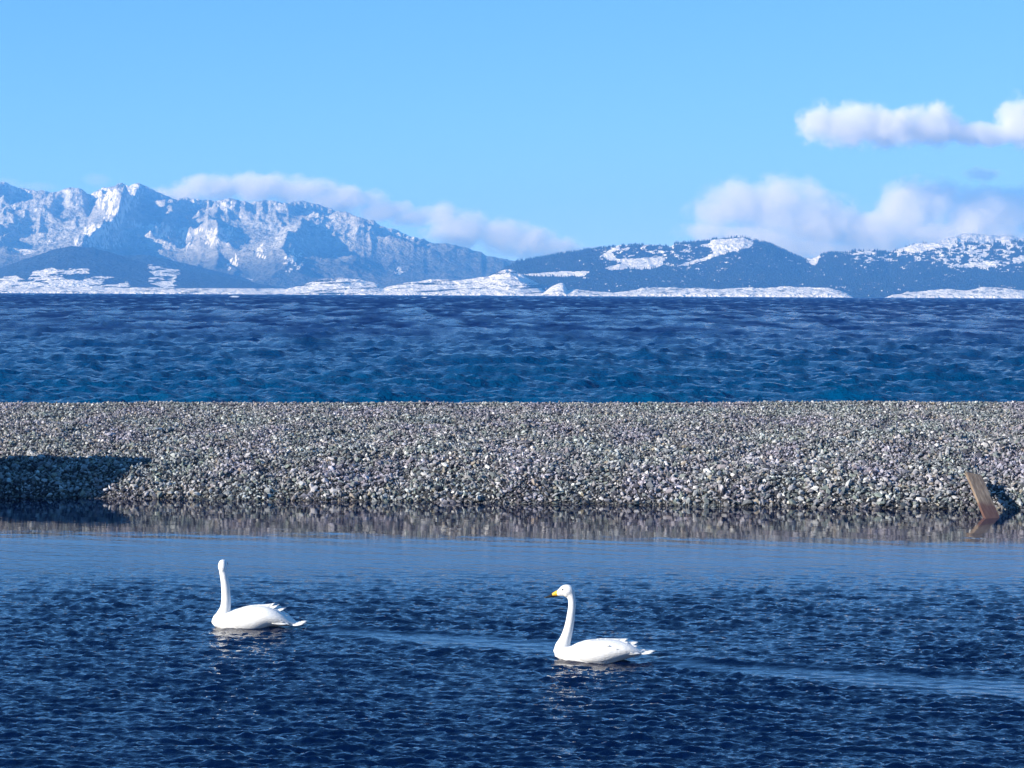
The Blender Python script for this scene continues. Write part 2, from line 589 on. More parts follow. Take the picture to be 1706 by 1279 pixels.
# second dark slope reaching down to the middle, and far-left snowfield behind
outB2 = [(150, 470), (180, 424), (205, 426), (240, 424), (280, 432), (330, 444), (400, 461), (450, 470), (500, 479), (560, 486), (640, 490)]
X, Y, Z, T, r = terrain(outB2, 13900, 1200, 900, 300, 70, 10, 0.22, 900, 900, 23, 0.9, 0.5)
px, py = proj(X, Y, Z)
sn = patches(px, py, G_SNOWFIELDS['middle'], 6) * 0.9 + 0.25 * (fbm(px / 12, py / 4, 4, 77) > 0.62)
finish('hills', X, Y, Z, sn)

outL = [(-260, 430), (-120, 418), (-40, 411), (20, 413), (60, 416), (90, 424), (130, 440), (180, 460)]
X, Y, Z, T, r = terrain(outL, 14600, 700, 900, 160, 40, 8, 0.25, 500, 500, 29, 0.9, 0.5)
px, py = proj(X, Y, Z)
finish('snowfield', X, Y, Z, 0.35 + 0.8 * fbm(px / 30, py / 5, 4, 41))

# low white snowfields in the middle
outC = [(390, 492), (420, 488), (470, 483), (505, 474), (530, 466), (565, 462), (600, 466), (625, 471), (640, 480), (660, 473), (700, 468), (720, 465), (765, 467),
        (790, 463), (815, 460), (835, 451), (850, 447), (862, 453), (880, 462), (900, 475), (915, 486), (960, 488), (1040, 491)]
X, Y, Z, T, r = terrain(outC, 11200, 700, 500, 520, 80, 8, 0.5, 260, 420, 33, 0.8, 0.5)
px, py = proj(X, Y, Z)
strat = fbm(px / 60.0, py / 2.2 + px / 40, 4, 17, 0.6)
sn = 0.95 - 0.8 * sstep(0.57, 0.68, strat)
finish('snowfield', X, Y, Z, np.clip(sn, 0, 1))

outD = [(895, 495), (908, 486), (920, 477), (935, 471), (942, 474), (938, 484), (960, 482), (1000, 486), (1030, 487), (1060, 483), (1070, 479), (1100, 478), (1160, 480), (1200, 481), (1290, 478), (1300, 477), (1350, 478),
        (1380, 480), (1400, 485), (1412, 489), (1425, 497), (1470, 497), (1490, 490), (1540, 484), (1580, 481), (1610, 484), (1640, 478), (1680, 481), (1706, 484), (1800, 486), (1900, 490)]
X, Y, Z, T, r = terrain(outD, 10600, 450, 400, 520, 40, 8, 0.4, 200, 300, 35, 0.5, 0.8)
px, py = proj(X, Y, Z)
finish('snowfield', X, Y, Z, 0.95 - 0.5 * sstep(0.52, 0.68, fbm(px / 14.0, py / 2.5, 4, 19, 0.65)))
outD2 = [(-300, 480), (-100, 476), (0, 477), (60, 478), (150, 477), (200, 480), (260, 478), (330, 481), (400, 482), (440, 487), (480, 492)]
X, Y, Z, T, r = terrain(outD2, 10400, 450, 400, 300, 30, 8, 0.4, 200, 300, 37, 0.5, 0.8)
px, py = proj(X, Y, Z)
finish('snowfield', X, Y, Z, 0.95 - 0.5 * sstep(0.52, 0.68, fbm(px / 18.0, py / 2.5, 4, 23, 0.65)))

# far snowy tops behind the right-hand hills
outE = [(1480, 440), (1530, 414), (1560, 403), (1588, 395), (1605, 388), (1618, 386), (1640, 391), (1680, 394), (1720, 397), (1800, 405), (1900, 430)]
X, Y, Z, T, r = terrain(outE, 17000, 1500, 900, 200, 50, 8, 0.5, 500, 700, 39, 1.0, 1.0)
px, py = proj(X, Y, Z)
finish('mountains', X, Y, Z, 0.15 + 0.6 * fbm(px / 4.0, py / 3.0, 4, 25), Z * 0 + 0.8)

# wooded hills on the right
outR = [(800, 470), (830, 454), (845, 445), (862, 435), (900, 428), (950, 420), (1000, 412), (1025, 409), (1060, 407), (1100, 409), (1118, 411), (1126, 403), (1180, 401), (1190, 397), (1240, 395), (1262, 401), (1290, 409),
        (1312, 419), (1335, 429), (1352, 430), (1375, 422), (1410, 419), (1440, 416), (1462, 417), (1480, 421), (1500, 414), (1522, 406), (1560, 404), (1600, 404), (1640, 405), (1668, 404), (1700, 400), (1760, 404), (1840, 398), (1960, 420)]
X, Y, Z, T, r = terrain(outR, 12600, 1700, 900, 660, 124, 12, 0.30, 700, 900, 43, 0.85, 0.6)
px, py = proj(X, Y, Z)
sp = fbm(px / 7.0, py / 2.6, 4, 51, 0.62)
reg = sstep(455, 425, py) * (sstep(985, 1020, px) * sstep(1190, 1150, px) + sstep(1380, 1420, px)) + 0.6 * sstep(1560, 1600, px) * sstep(465, 435, py)
sn = patches(px, py, G_SNOWFIELDS['right'], 7, 4.0)
big_ = fbm(px / 45.0, py / 14.0, 3, 57)
thr = 0.62 - 0.07 * np.clip(reg, 0, 1) - 0.22 * (big_ - 0.5)
spk = (sp > thr + 0.12 * (1 - np.clip(reg, 0, 1)))
sn = np.clip(np.maximum(sn, spk * 0.72), 0, 1)
finish('hills', X, Y, Z, sn)

# conifers on the right-hand hills: one joined mass of small trees
rng = np.random.default_rng(4)
nT = 15000
ri = rng.integers(2, 124, nT); ci = rng.integers(1, X.shape[1] - 1, nT)
nR = 2600                                        # extra along the skyline
ri[:nR] = rng.integers(115, 127, nR)
keep = sn[ri, ci] < 0.5
ri, ci = ri[keep], ci[keep]
TX = X[ri, ci] + rng.uniform(-3, 3, len(ri)); TY = Y[ri, ci]; TZ = Z[ri, ci] - 1.0
hgt = rng.uniform(9, 19, len(ri)); rad = hgt * rng.uniform(0.16, 0.26, len(ri))
ang = np.arange(5) / 5 * 2 * np.pi
V = []; Fc = []
base = np.stack([np.cos(ang), np.sin(ang)], -1)
n = len(ri)
VV = np.zeros((n, 6, 3))
VV[:, :5, 0] = TX[:, None] + rad[:, None] * base[:, 0]
VV[:, :5, 1] = TY[:, None] + rad[:, None] * base[:, 1]
VV[:, :5, 2] = TZ[:, None]
VV[:, 5, 0] = TX; VV[:, 5, 1] = TY; VV[:, 5, 2] = TZ + hgt
off = (np.arange(n) * 6)[:, None, None]
tri = np.array([[i, (i + 1) % 5, 5] for i in range(5)])[None]
tris = (tri + off).reshape(-1, 3)
me = bpy.data.meshes.new('forest')
me.vertices.add(n * 6); me.loops.add(len(tris) * 3); me.polygons.add(len(tris))
me.vertices.foreach_set('co', VV.astype(np.float32).ravel())
me.loops.foreach_set('vertex_index', tris.ravel().astype(np.int32))
me.polygons.foreach_set('loop_start', (np.arange(len(tris)) * 3).astype(np.int32))
me.polygons.foreach_set('loop_total', np.full(len(tris), 3, np.int32))
me.update(calc_edges=True)
fo = link('forest', me, M_CONIFER)
tag(fo, 'dark far-off conifer forest covering the snowy hills on the right', 'forest', kind='stuff')


# ------------------------------------------------------------------ water
def screen_cols(n, inner=1.12, outer=5.0, n_out=24):
    a = np.linspace(-inner, inner, n)
    b = inner + (outer - inner) * (np.linspace(0, 1, n_out + 1)[1:] ** 1.6)
    return np.concatenate([-b[::-1], a, b]) * (PW / 2) / F


# lake
u = screen_cols(840, 1.3)
inv = np.linspace(1 / 62.0, 1 / 9800.0, 370)
yl = np.concatenate([[46, 50, 54, 58], 1 / inv, [10100, 10500, 12000, 15000]])
U, Y = np.meshgrid(u, yl)
X = U * Y
O1 = ocean(512, 38.0, 0.40, 3.6, math.radians(80), 2.0, 1, 3.5)
O2 = ocean(512, 210.0, 2.0, 12.0, math.radians(97), 3.0, 2, 4.2)
O3 = ocean(512, 1300.0, 14.0, 70.0, math.radians(85), 3.0, 3, 4.2)
gust = fbm(X / 160.0, Y / 260.0, 3, 61)
streak = 0
for xk, yk, sd in ((2.2, 9, 1), (3.0, 22, 2), (4.5, 50, 3), (7, 120, 4), (11, 280, 5), (18, 650, 6)):
    streak = streak + (vnoise(X / xk + 0.2 * Y / yk, Y / yk, 300 + sd) - 0.5) * sstep(yk * 5, yk * 10, Y)
w1 = tile(O1, 38.0, X, Y, 0.2); w2 = tile(O2, 210.0, X, Y, 0.1); w3 = tile(O3, 1300.0, X, Y, 0.0)
a1 = 0.100 * (1 - 0.5 * sstep(300, 900, Y)); a2 = 0.068 * (1 - 0.3 * sstep(800, 3000, Y)); a3 = 0.14 * sstep(150, 900, Y)
Zl = 0.24 * streak * sstep(100, 400, Y) + w1 * a1 * (0.7 + 0.6 * gust) + (w2 + 0.25 * w2 * np.abs(w2)) * a2 + w3 * a3
Zl = Zl * sstep(46, 60, Y) * (1 - sstep(9000, 10000, Y)) - 0.05
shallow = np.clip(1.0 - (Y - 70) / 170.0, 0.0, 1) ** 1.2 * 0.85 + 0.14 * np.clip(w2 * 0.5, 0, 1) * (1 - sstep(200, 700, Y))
far = np.clip(0.22 * sstep(80, 300, Y) + 0.22 * sstep(300, 1200, Y) - 0.40 * streak * sstep(80, 300, Y), 0.02, 0.5)
foam = np.zeros_like(X)
for (fx, fy_, fw, fh) in ((1484, 647, 3, 0.6), (391, 493.6, 7, 0.9), (707, 494.8, 4, 0.6)):
    u_, v_ = uv(fx, fy_); yy_ = -CAMH / v_
    foam = np.maximum(foam, (((X / Y - u_) * F / fw) ** 2 + ((-CAMH / Y - v_) * F / fh) ** 2 < 1) * 1.0)
rip = np.ones_like(Y)
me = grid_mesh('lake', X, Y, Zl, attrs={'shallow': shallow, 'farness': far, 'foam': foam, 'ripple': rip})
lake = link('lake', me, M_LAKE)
tag(lake, kind='structure')


# bank geometry -----------------------------------------------------
def front_y(x):
    """distance of the pond's edge"""
    u_ = x / 41.0
    px_ = PW / 2 + u_ * F
    base = 40.35 - 1.45 * (px_ - 853) / 1706.0
    return base + 0.62 * (fbm(x * 0.45, x * 0 + 3.3, 5, 71) - 0.5)


CREST_Y = 47.4


def bank_z(x, y):
    yf = front_y(x)
    t = (y - yf) / (CREST_Y - yf)
    c = 1.43 + 0.0065 * x + 0.05 * (fbm(x * 0.28, x * 0 + 1.7, 3, 73) - 0.5)
    tt = np.clip(t, 0, 1)
    up = c * (0.30 * (1 - np.exp(-tt * 9)) + 0.70 * tt ** 1.05 + 0.02 * np.sin(tt * 9 + x * 0.4) * tt * (1 - tt) * 4)
    up = up - c * 0.30 * tt * 0.06
    back = (y - CREST_Y)
    z = np.where(t < 0, t * (CREST_Y - yf) * 0.35, up)
    z = np.where(back > 0, c - 0.02 * back - 0.045 * np.clip(back, 0, None) ** 1.7, z)
    z = z + (fbm(x * 2.6, y * 2.2, 4, 83, 0.65) - 0.5) * 0.13 * sstep(0.0, 0.1, t) * (1 - 0.6 * sstep(0.8, 1.0, t))
    z = z + (fbm(x * 0.9, y * 0.9, 4, 81) - 0.5) * 0.16 * sstep(-0.1, 0.15, t) * (1 - 0.8 * sstep(0.7, 1.0, t))
    return np.maximum(z, -1.5)


xs = np.concatenate([np.linspace(-400, -18, 40)[:-1], np.linspace(-18, 18, 300), np.linspace(18, 400, 40)[1:]])
ys = np.concatenate([np.linspace(34, 39, 12)[:-1], np.linspace(39, 50, 110), np.linspace(50, 62, 30)[1:]])
X, Y = np.meshgrid(xs, ys)
Zb = bank_z(X, Y)
bank = link('gravel_bank', grid_mesh('gravel_bank', X, Y, Zb), M_BANK)
tag(bank, kind='structure')

# ground: one sheet under everything, rising to the shore the camera stands on
xs = np.concatenate([np.linspace(-15500, -60, 30), np.linspace(-50, 50, 41), np.linspace(60, 15500, 30)])
ys = np.concatenate([np.linspace(-2900, -20, 20), np.linspace(-15, 20, 36), np.linspace(30, 100, 8), np.linspace(200, 23000, 30)])
X, Y = np.meshgrid(xs, ys)
Zg = np.where(Y < 12, -1.8 + 4.0 * sstep(12, 0, Y), -1.8 - 6.0 * sstep(60, 400, Y))
Zg = Zg + (fbm(X / 3, Y / 3, 3, 5) - 0.5) * 0.2 * (np.abs(X) < 60)
ground = link('ground', grid_mesh('ground', X, Y, Zg), M_BANK)
tag(ground, kind='structure')

# ------------------------------------------------------------------ swans' places (used by the wakes too)
def place(px_, py_):
    u_, v_ = uv(px_, py_)
    y_ = -CAMH / float(v_)
    return float(u_) * y_, y_


SW1 = place(430.0, 1044.5)
SW2 = place(1006.0, 1098.6)

# pond ---------------------------------------------------------------
u = screen_cols(840, 1.4, 4.5, 20)
y1 = 1 / np.linspace(1 / 16.2, 1 / 42.0, 510)
yp = np.concatenate([np.linspace(3, 16.0, 40), y1])
U, Y = np.meshgrid(u, yp)
X = U * Y
P1 = ocean(512, 7.3, 0.06, 0.30, math.radians(88), 9.0, 5, 3.2)
P2 = ocean(512, 23.0, 0.35, 1.6, math.radians(68), 2.0, 6, 4.0)
p1 = tile(P1, 7.3, X, Y, 0.15); p1b = tile(P1, 7.3, X + 3.1, Y * 1.0 + 1.7, 1.0); p2 = tile(P2, 23.0, X, Y, 0.0)
calm = sstep(32.0, 26.0, Y + 1.6 * (fbm(X / 4.0, Y / 5.0, 3, 91) - 0.5))
amp = (0.02 + 0.08 * sstep(34.5, 32.0, Y) + 0.90 * calm ** 1.1) * (0.62 + 0.76 * fbm(X / 1.6, Y / 2.4, 3, 95))
amp = np.clip(amp, 0.02, None)
h = p1 * 0.0108 * amp + p1b * 0.0012 * amp + p2 * 0.0070 * (0.05 + 0.95 * calm) * 0.8
h += 0.0016 * (1 - calm) * np.sin((Y * 1.0 + X * 0.30) * 8.0 + 9 * fbm(X / 3, Y / 2, 4, 97)) * sstep(37.0, 32, Y) * fbm(X / 4, Y / 3, 2, 98)


def wake(X, Y, sx_, sy_, ang_, L=5.5):
    cs, sn_ = math.cos(ang_), math.sin(ang_)
    a = (X - sx_) * cs + (Y - sy_) * sn_        # along the trail
    b = -(X - sx_) * sn_ + (Y - sy_) * cs       # across, + = away from camera
    on = sstep(0.25, 0.7, a) * (1 - sstep(L * 0.6, L, a))
    wdt = 0.13 + 0.13 * np.clip(a, 0, None)
    dmp = np.exp(-(b / wdt) ** 4) * on
    dh = np.zeros_like(X)
    # crest along the far arm, short diagonal wavelets on the near arm
    far_c = b - (0.17 + 0.17 * a)
    dh += 0.042 * on * np.exp(-(far_c / (0.12 + 0.03 * np.clip(a, 0, None))) ** 2) * np.exp(-np.clip(a, 0, None) * 0.12)
    near = b + (0.12 + 0.30 * a)
    dh += 0.014 * on * np.exp(-(near / (0.20 + 0.06 * np.clip(a, 0, None))) ** 2) * np.sin((b * 1.0 + a * 0.55) * 17.0) * np.exp(-np.clip(a, 0, None) * 0.12)
    # ring around the body
    rr = np.hypot((X - sx_) * 0.55, Y - sy_)
    dh += 0.007 * np.exp(-(rr / 0.6) ** 2) * np.sin(rr * 30.0)
    return dmp, dh


d1, h1 = wake(X, Y, SW1[0] + 0.15, SW1[1], math.radians(-24))
d2, h2 = wake(X, Y, SW2[0] + 0.15, SW2[1], math.radians(-24), 6.5)
damp = np.clip(1 - 0.78 * (d1 + d2), 0.12, 1)
h = h * damp + h1 + h2
rip = (0.03 + 0.17 * sstep(35.0, 32.0, Y) + 0.80 * calm) * damp
edge = sstep(42, 40.5, Y)
pond = link('pond', grid_mesh('pond', X, Y, h * edge, attrs={'ripple': rip}), M_POND)
tag(pond, kind='structure')


# ------------------------------------------------------------------ stones
def stone_mesh(i, sub=1):
    rg = random.Random(100 + i)
    bm = bmesh.new()
    bmesh.ops.create_icosphere(bm, subdivisions=sub, radius=0.5)
    planes = []
    for k in range(7):
        d = Vector((rg.gauss(0, 1), rg.gauss(0, 1), rg.gauss(0, 1))).normalized()
        planes.append((d, rg.uniform(0.20, 0.36)))
    for v in bm.verts:
        for d, c in planes:                       # flatten broken faces
            s = v.co.dot(d)
            if s > c: v.co -= d * (s - c)
        v.co *= rg.uniform(0.93, 1.08)
        v.co.x *= 1.3; v.co.y *= 0.95; v.co.z *= 0.62
    me = bpy.data.meshes.new('stone')
    bm.to_mesh(me); bm.free()
    me.materials.append(M_STONE)
    return me


STM = [stone_mesh(i) for i in range(9)]
rng = np.random.default_rng(12)
# the 300 largest stones, mostly along the water's edge: parts of the bank
big = []
cnt = 0
while cnt < 300:
    x = rng.uniform(-11.5, 11.5)
    yf = float(front_y(np.array([x]))[0])
    t = min(1.0, abs(rng.normal(0, 0.16)))
    if rng.uniform() < 0.16: t = rng.uniform(0, 0.8)
    y = yf + 0.02 + t * 6.0
    s = rng.uniform(0.10, 0.17) * (1.35 if rng.uniform() < 0.12 else 1.0) * (1.0 - 0.25 * t)
    if any((x - b[0]) ** 2 + (y - b[1]) ** 2 < (0.42 * (s + b[2])) ** 2 for b in big): 
        continue
    z = float(bank_z(np.array([x]), np.array([y]))[0])
    big.append((x, y, s))
    o = bpy.data.objects.new('stone', STM[cnt % 9])
    o.location = (x, y, z + 0.18 * s)
    o.scale = (s * rng.uniform(0.8, 1.25), s * rng.uniform(0.8, 1.1), s * rng.uniform(0.8, 1.35))
    o.rotation_euler = (rng.uniform(-0.5, 0.5), rng.uniform(-0.5, 0.5), rng.uniform(0, 6.3))
    C.objects.link(o); o.parent = bank
    cnt += 1

# all the smaller gravel: one part, real stones instanced on points
def gravel_points():
    P = []; S = []
    y = 39.0
    while y < 51.0:
        t = np.clip((y - 40.3) / (CREST_Y - 40.3), 0, 1)
        s = 0.066 - 0.034 * t ** 0.6
        dy = s * 0.72
        nx = int(46 / (s * 0.72))
        x = np.linspace(-23, 23, nx) + rng.normal(0, s * 0.35, nx)
        yy = y + rng.normal(0, s * 0.45, nx)
        sz = s * np.exp(rng.normal(0, 0.42, nx))
        sz = np.clip(sz, s * 0.40, s * 2.4)
        P.append(np.stack([x, yy, bank_z(x, yy) + sz * rng.uniform(-0.25, 0.50, nx)], -1)); S.append(sz)
        y += dy
    P = np.concatenate(P); S = np.concatenate(S)
    k = P[:, 2] > -0.10
    return P[k], S[k]


GP, GS = gravel_points()
import sys; print('gravel', len(GP), file=sys.stderr)
me = bpy.data.meshes.new('gravel')
me.vertices.add(len(GP))
me.vertices.foreach_set('co', GP.astype(np.float32).ravel())
ng = len(GP)
sc3 = np.stack([GS * rng.uniform(0.75, 1.3, ng), GS * rng.uniform(0.75, 1.2, ng), GS * rng.uniform(0.7, 1.5, ng)], -1)
rt3 = np.stack([rng.normal(0, 0.7, ng), rng.normal(0, 0.7, ng), rng.uniform(0, 6.283, ng)], -1)
for nm, arr in (('size', sc3), ('turn', rt3)):
    a = me.attributes.new(nm, 'FLOAT_VECTOR', 'POINT')
    a.data.foreach_set('vector', arr.astype(np.float32).ravel())
a = me.attributes.new('kindno', 'INT', 'POINT')
a.data.foreach_set('value', rng.integers(0, 9, ng).astype(np.int32))
me.materials.append(M_STONE)
gravel = link('gravel', me, None, bank)
tag(gravel, kind='stuff')
src = bpy.data.collections.new('gravel_shapes')
for i, m_ in enumerate(STM):
    src.objects.link(bpy.data.objects.new('gravel_shape_%d' % i, m_))
ng_ = bpy.data.node_groups.new('scatter_gravel', 'GeometryNodeTree')
ng_.interface.new_socket('Geometry', in_out='INPUT', socket_type='NodeSocketGeometry')
ng_.interface.new_socket('Geometry', in_out='OUTPUT', socket_type='NodeSocketGeometry')
gi = ng_.nodes.new('NodeGroupInput'); go = ng_.nodes.new('NodeGroupOutput')
ci_ = ng_.nodes.new('GeometryNodeCollectionInfo')
ci_.inputs['Collection'].default_value = src
ci_.inputs['Separate Children'].default_value = True
ci_.inputs['Reset Children'].default_value = True
iop = ng_.nodes.new('GeometryNodeInstanceOnPoints')
iop.inputs['Pick Instance'].default_value = True


def named(nm, typ):
    nd = ng_.nodes.new('GeometryNodeInputNamedAttribute'); nd.data_type = typ
    nd.inputs['Name'].default_value = nm
    return nd.outputs[0]


ng_.links.new(gi.outputs[0], iop.inputs['Points'])
ng_.links.new(ci_.outputs[0], iop.inputs['Instance'])
ng_.links.new(named('kindno', 'INT'), iop.inputs['Instance Index'])
ng_.links.new(named('turn', 'FLOAT_VECTOR'), iop.inputs['Rotation'])
ng_.links.new(named('size', 'FLOAT_VECTOR'), iop.inputs['Scale'])
ng_.links.new(iop.outputs[0], go.inputs[0])
md = gravel.modifiers.new('scatter', 'NODES'); md.node_group = ng_

# unseen rock added off to the left: casts the long shade over the gravel
bm = bmesh.new()
bmesh.ops.create_icosphere(bm, subdivisions=4, radius=1.0)
for v in bm.verts:
    c = v.co.copy()
    nn = fbm(np.array([c.x * 1.6 + c.z]), np.array([c.y * 1.6 - c.z]), 4, 7)[0] - 0.5
    v.co = Vector((c.x * 1.45, c.y * 1.45, c.z * 1.95)) * (1 + 0.75 * nn)
me = bpy.data.meshes.new('shadow_rock'); bm.to_mesh(me); bm.free()
bo = link('shadow_rock', me, M_STONE)
bo.location = (-11.0, 40.35, 0.28)
tag(bo, 'unseen grey rock added left of the gravel bank to cast its shadow', 'shadow_rock')


# ------------------------------------------------------------------ plank
def mat_wood(wl_):
    m = NT('weathered_wood')
    tc = m.n('ShaderNodeTexCoord').outputs['Object']
    g = m.noise(m.mapv(tc, (34, 34, 2.0)), 1.0, 5, 0.65)
    st = m.noise(m.mapv(tc, (9, 9, 3.5)), 1.0, 3, 0.5)
    col = m.ramp(g, [(0.3, (0.06, 0.038, 0.025, 1)), (0.5, (0.23, 0.165, 0.11, 1)), (0.72, (0.40, 0.31, 0.22, 1))])
    sep = m.n('ShaderNodeSeparateXYZ'); m.l(tc, sep.inputs[0])
    zz = m.math('ADD', sep.outputs[2], m.math('MULTIPLY', st, 0.25))
    damp = m.mrange(zz, wl_ + 0.80, wl_ + 0.62, 0, 1)
    col = m.mix(m.math('MULTIPLY', damp, 0.75), col, (0.085, 0.025, 0.02, 1))
    b = m.bsdf(Base_Color=col, Roughness=0.75)
    m.l(m.bump(g, 0.6, 0.01), b.inputs['Normal'])
    return m.m


# centre line from the waterline point to the top point
ub, vb = uv(1652.0, 862.0); ut, vt = uv(1622.0, 791.0)
yb = -CAMH / float(vb); yt = yb + 2.0
Bp = Vector((float(ub) * yb, yb, 0.0)); Tp = Vector((float(ut) * yt, yt, CAMH + float(vt) * yt))
M_WOOD = mat_wood(2.6 - (Tp - Bp).length)
bm = bmesh.new()
W_, T_, L_ = 0.285, 0.055, 2.60
bmesh.ops.create_cube(bm, size=1.0)
for v in bm.verts:
    v.co = Vector((v.co.x * W_, v.co.y * T_, (v.co.z + 0.5) * L_))
bmesh.ops.subdivide_edges(bm, edges=[e for e in bm.edges if abs(e.verts[0].co.z - e.verts[1].co.z) > 0.5], cuts=9)
bmesh.ops.subdivide_edges(bm, edges=[e for e in bm.edges if abs(e.verts[0].co.x - e.verts[1].co.x) > 0.2], cuts=5)
rg = random.Random(3)
for v in bm.verts:
    if v.co.z > L_ - 0.01: v.co.z += rg.uniform(-0.012, 0.012)
    v.co.x += 0.002 * math.sin(v.co.z * 7)
    v.co.y += 0.010 * (v.co.x / W_) ** 2
bmesh.ops.bevel(bm, geom=[e for e in bm.edges if e.is_manifold and e.calc_face_angle(0) > 0.9], offset=0.004, segments=1, affect='EDGES')
me = bpy.data.meshes.new('plank'); bm.to_mesh(me); bm.free()
plank = link('plank', me, M_WOOD)
tag(plank, 'weathered brown plank with a wet reddish lower end, leaning on the gravel', 'plank')
axis = (Tp - Bp).normalized()
nrm = Vector((0.22, -0.5, 1.0)); nrm = (nrm - axis * nrm.dot(axis)).normalized()
xax = nrm.cross(axis).normalized() * -1
rot = Matrix((xax, -nrm if False else axis.cross(xax), axis)).transposed()
plank.rotation_euler = rot.to_euler()
below = L_ - (Tp - Bp).length
plank.location = Bp - axis * below


# ------------------------------------------------------------------ swans
def catmull(xs_, ys_, xq):
    xs_ = np.asarray(xs_, float); ys_ = np.asarray(ys_, float)
    m = np.gradient(ys_, xs_)
    i = np.clip(np.searchsorted(xs_, xq) - 1, 0, len(xs_) - 2)
    hh = xs_[i + 1] - xs_[i]; t = np.clip((xq - xs_[i]) / hh, 0, 1)
    return ((2 * t ** 3 - 3 * t ** 2 + 1) * ys_[i] + (t ** 3 - 2 * t ** 2 + t) * hh * m[i]
            + (-2 * t ** 3 + 3 * t ** 2) * ys_[i + 1] + (t ** 3 - t ** 2) * hh * m[i + 1])


def loft(rings):
    """rings: list of (n,3) arrays -> verts, faces with closed ends"""
    V = []; Fc = []; n = len(rings[0])
    for r_ in rings: V += [tuple(p) for p in r_]
    for k in range(len(rings) - 1):
        for j in range(n):
            a = k * n + j; b = k * n + (j + 1) % n
            Fc.append((a, b, b + n, a + n))
    V.append(tuple(np.mean(rings[0], 0))); V.append(tuple(np.mean(rings[-1], 0)))
    for j in range(n):
        Fc.append((len(V) - 2, (j + 1) % n, j))
        o = (len(rings) - 1) * n
        Fc.append((len(V) - 1, o + j, o + (j + 1) % n))
    return V, Fc


def body_rings(top, bot, wid, nst=48, n=28):
    x0, x1 = top[0][0], top[-1][0]
    q = np.linspace(0, 1, nst); q = 0.5 - 0.5 * np.cos(q * np.pi)
    xq = x0 + (x1 - x0) * q
    zt = catmull([p[0] for p in top], [p[1] for p in top], xq)
    zb = catmull([p[0] for p in bot], [p[1] for p in bot], xq)
    w = np.clip(catmull([p[0] for p in wid], [p[1] for p in wid], xq), 0.006, None)
    a = np.arange(n) / n * 2 * np.pi
    out = []
    for k in range(nst):
        zc = (zt[k] + zb[k]) / 2; hz = max((zt[k] - zb[k]) / 2, 0.004)
        ca, sa = np.cos(a), np.sin(a)
        yy = np.sign(ca) * np.abs(ca) ** 0.85 * w[k]
        zz = zc + np.sign(sa) * np.abs(sa) ** 0.95 * hz
        out.append(np.stack([np.full(n, xq[k]), yy, zz], -1))
    return out


def tube_rings(pts, n=20, sub=7):
    """pts: (x, y, z, rx, ry) with rx in the x-z plane, ry across"""
    pts = np.array(pts, float)
    s = np.concatenate([[0], np.cumsum(np.linalg.norm(np.diff(pts[:, :3], axis=0), axis=1))])
    sq = np.linspace(0, s[-1], (len(pts) - 1) * sub + 1)
    P = np.stack([catmull(s, pts[:, k], sq) for k in range(5)], -1)
    d = np.gradient(P[:, :3], axis=0)
    out = []
    a = np.arange(n) / n * 2 * np.pi
    for k in range(len(P)):
        T_ = Vector(d[k]).normalized()
        S_ = Vector((0, 1, 0)); S_ = (S_ - T_ * S_.dot(T_)).normalized()
        N_ = S_.cross(T_)
        ring = [tuple(Vector(P[k, :3]) + N_ * (P[k, 3] * math.cos(x)) + S_ * (P[k, 4] * math.sin(x))) for x in a]
        out.append(np.array(ring))
    return out


def join_closed(name, parts, voxel=0.007, smooth=6):
    V = []; Fc = []
    for v_, f_ in parts:
        o = len(V); V += v_; Fc += [tuple(i + o for i in f) for f in f_]
    me = raw_mesh(name, V, Fc)
    bm = bmesh.new(); bm.from_mesh(me); bmesh.ops.recalc_face_normals(bm, faces=bm.faces); bm.to_mesh(me); bm.free()
    ob = bpy.data.objects.new(name + '_tmp', me); C.objects.link(ob)
    rm = ob.modifiers.new('r', 'REMESH'); rm.mode = 'VOXEL'; rm.voxel_size = voxel; rm.use_smooth_shade = True
    sm = ob.modifiers.new('s', 'SMOOTH'); sm.iterations = smooth; sm.factor = 0.5
    dg = bpy.context.evaluated_depsgraph_get()
    res = bpy.data.meshes.new_from_object(ob.evaluated_get(dg))
    bpy.data.objects.remove(ob)
    res.name = name
    return res


def feather_mesh(L, W, curl, seed=0):
    rg_ = random.Random(seed)
    ns, nw = 9, 5
    V = []; Fc = []
    for side in (0, 1):
        for i in range(ns):
            t = i / (ns - 1)
            w = W * (math.sin(math.pi * min(1, t * 0.85 + 0.12)) ** 0.6) * (1 - 0.15 * t)
            if i == ns - 1: w *= 0.45
            for j in range(nw):
                q = j / (nw - 1) * 2 - 1
                z = curl * t * t - 0.25 * w * q * q + (0.0015 if side == 0 else -0.0015) + (0.0012 if j == 2 else 0)
                V.append((t * L + (0.06 * L * (1 - abs(q)) if i == ns - 1 else 0), q * w * 0.5, z))
    N_ = ns * nw
    for i in range(ns - 1):
        for j in range(nw - 1):
            a = i * nw + j
            Fc.append((a, a + nw, a + nw + 1, a + 1))
            Fc.append((N_ + a, N_ + a + 1, N_ + a + nw + 1, N_ + a + nw))
    rim = [j for j in range(nw)] + [i * nw + nw - 1 for i in range(1, ns)] + [(ns - 1) * nw + j for j in range(nw - 2, -1, -1)] + [i * nw for i in range(ns - 2, 0, -1)]
    for k in range(len(rim)):
        a, b = rim[k], rim[(k + 1) % len(rim)]
        Fc.append((a, b, N_ + b, N_ + a))
    me = raw_mesh('feather', V, Fc, True)
    me.materials.append(M_FEATH)
    return me


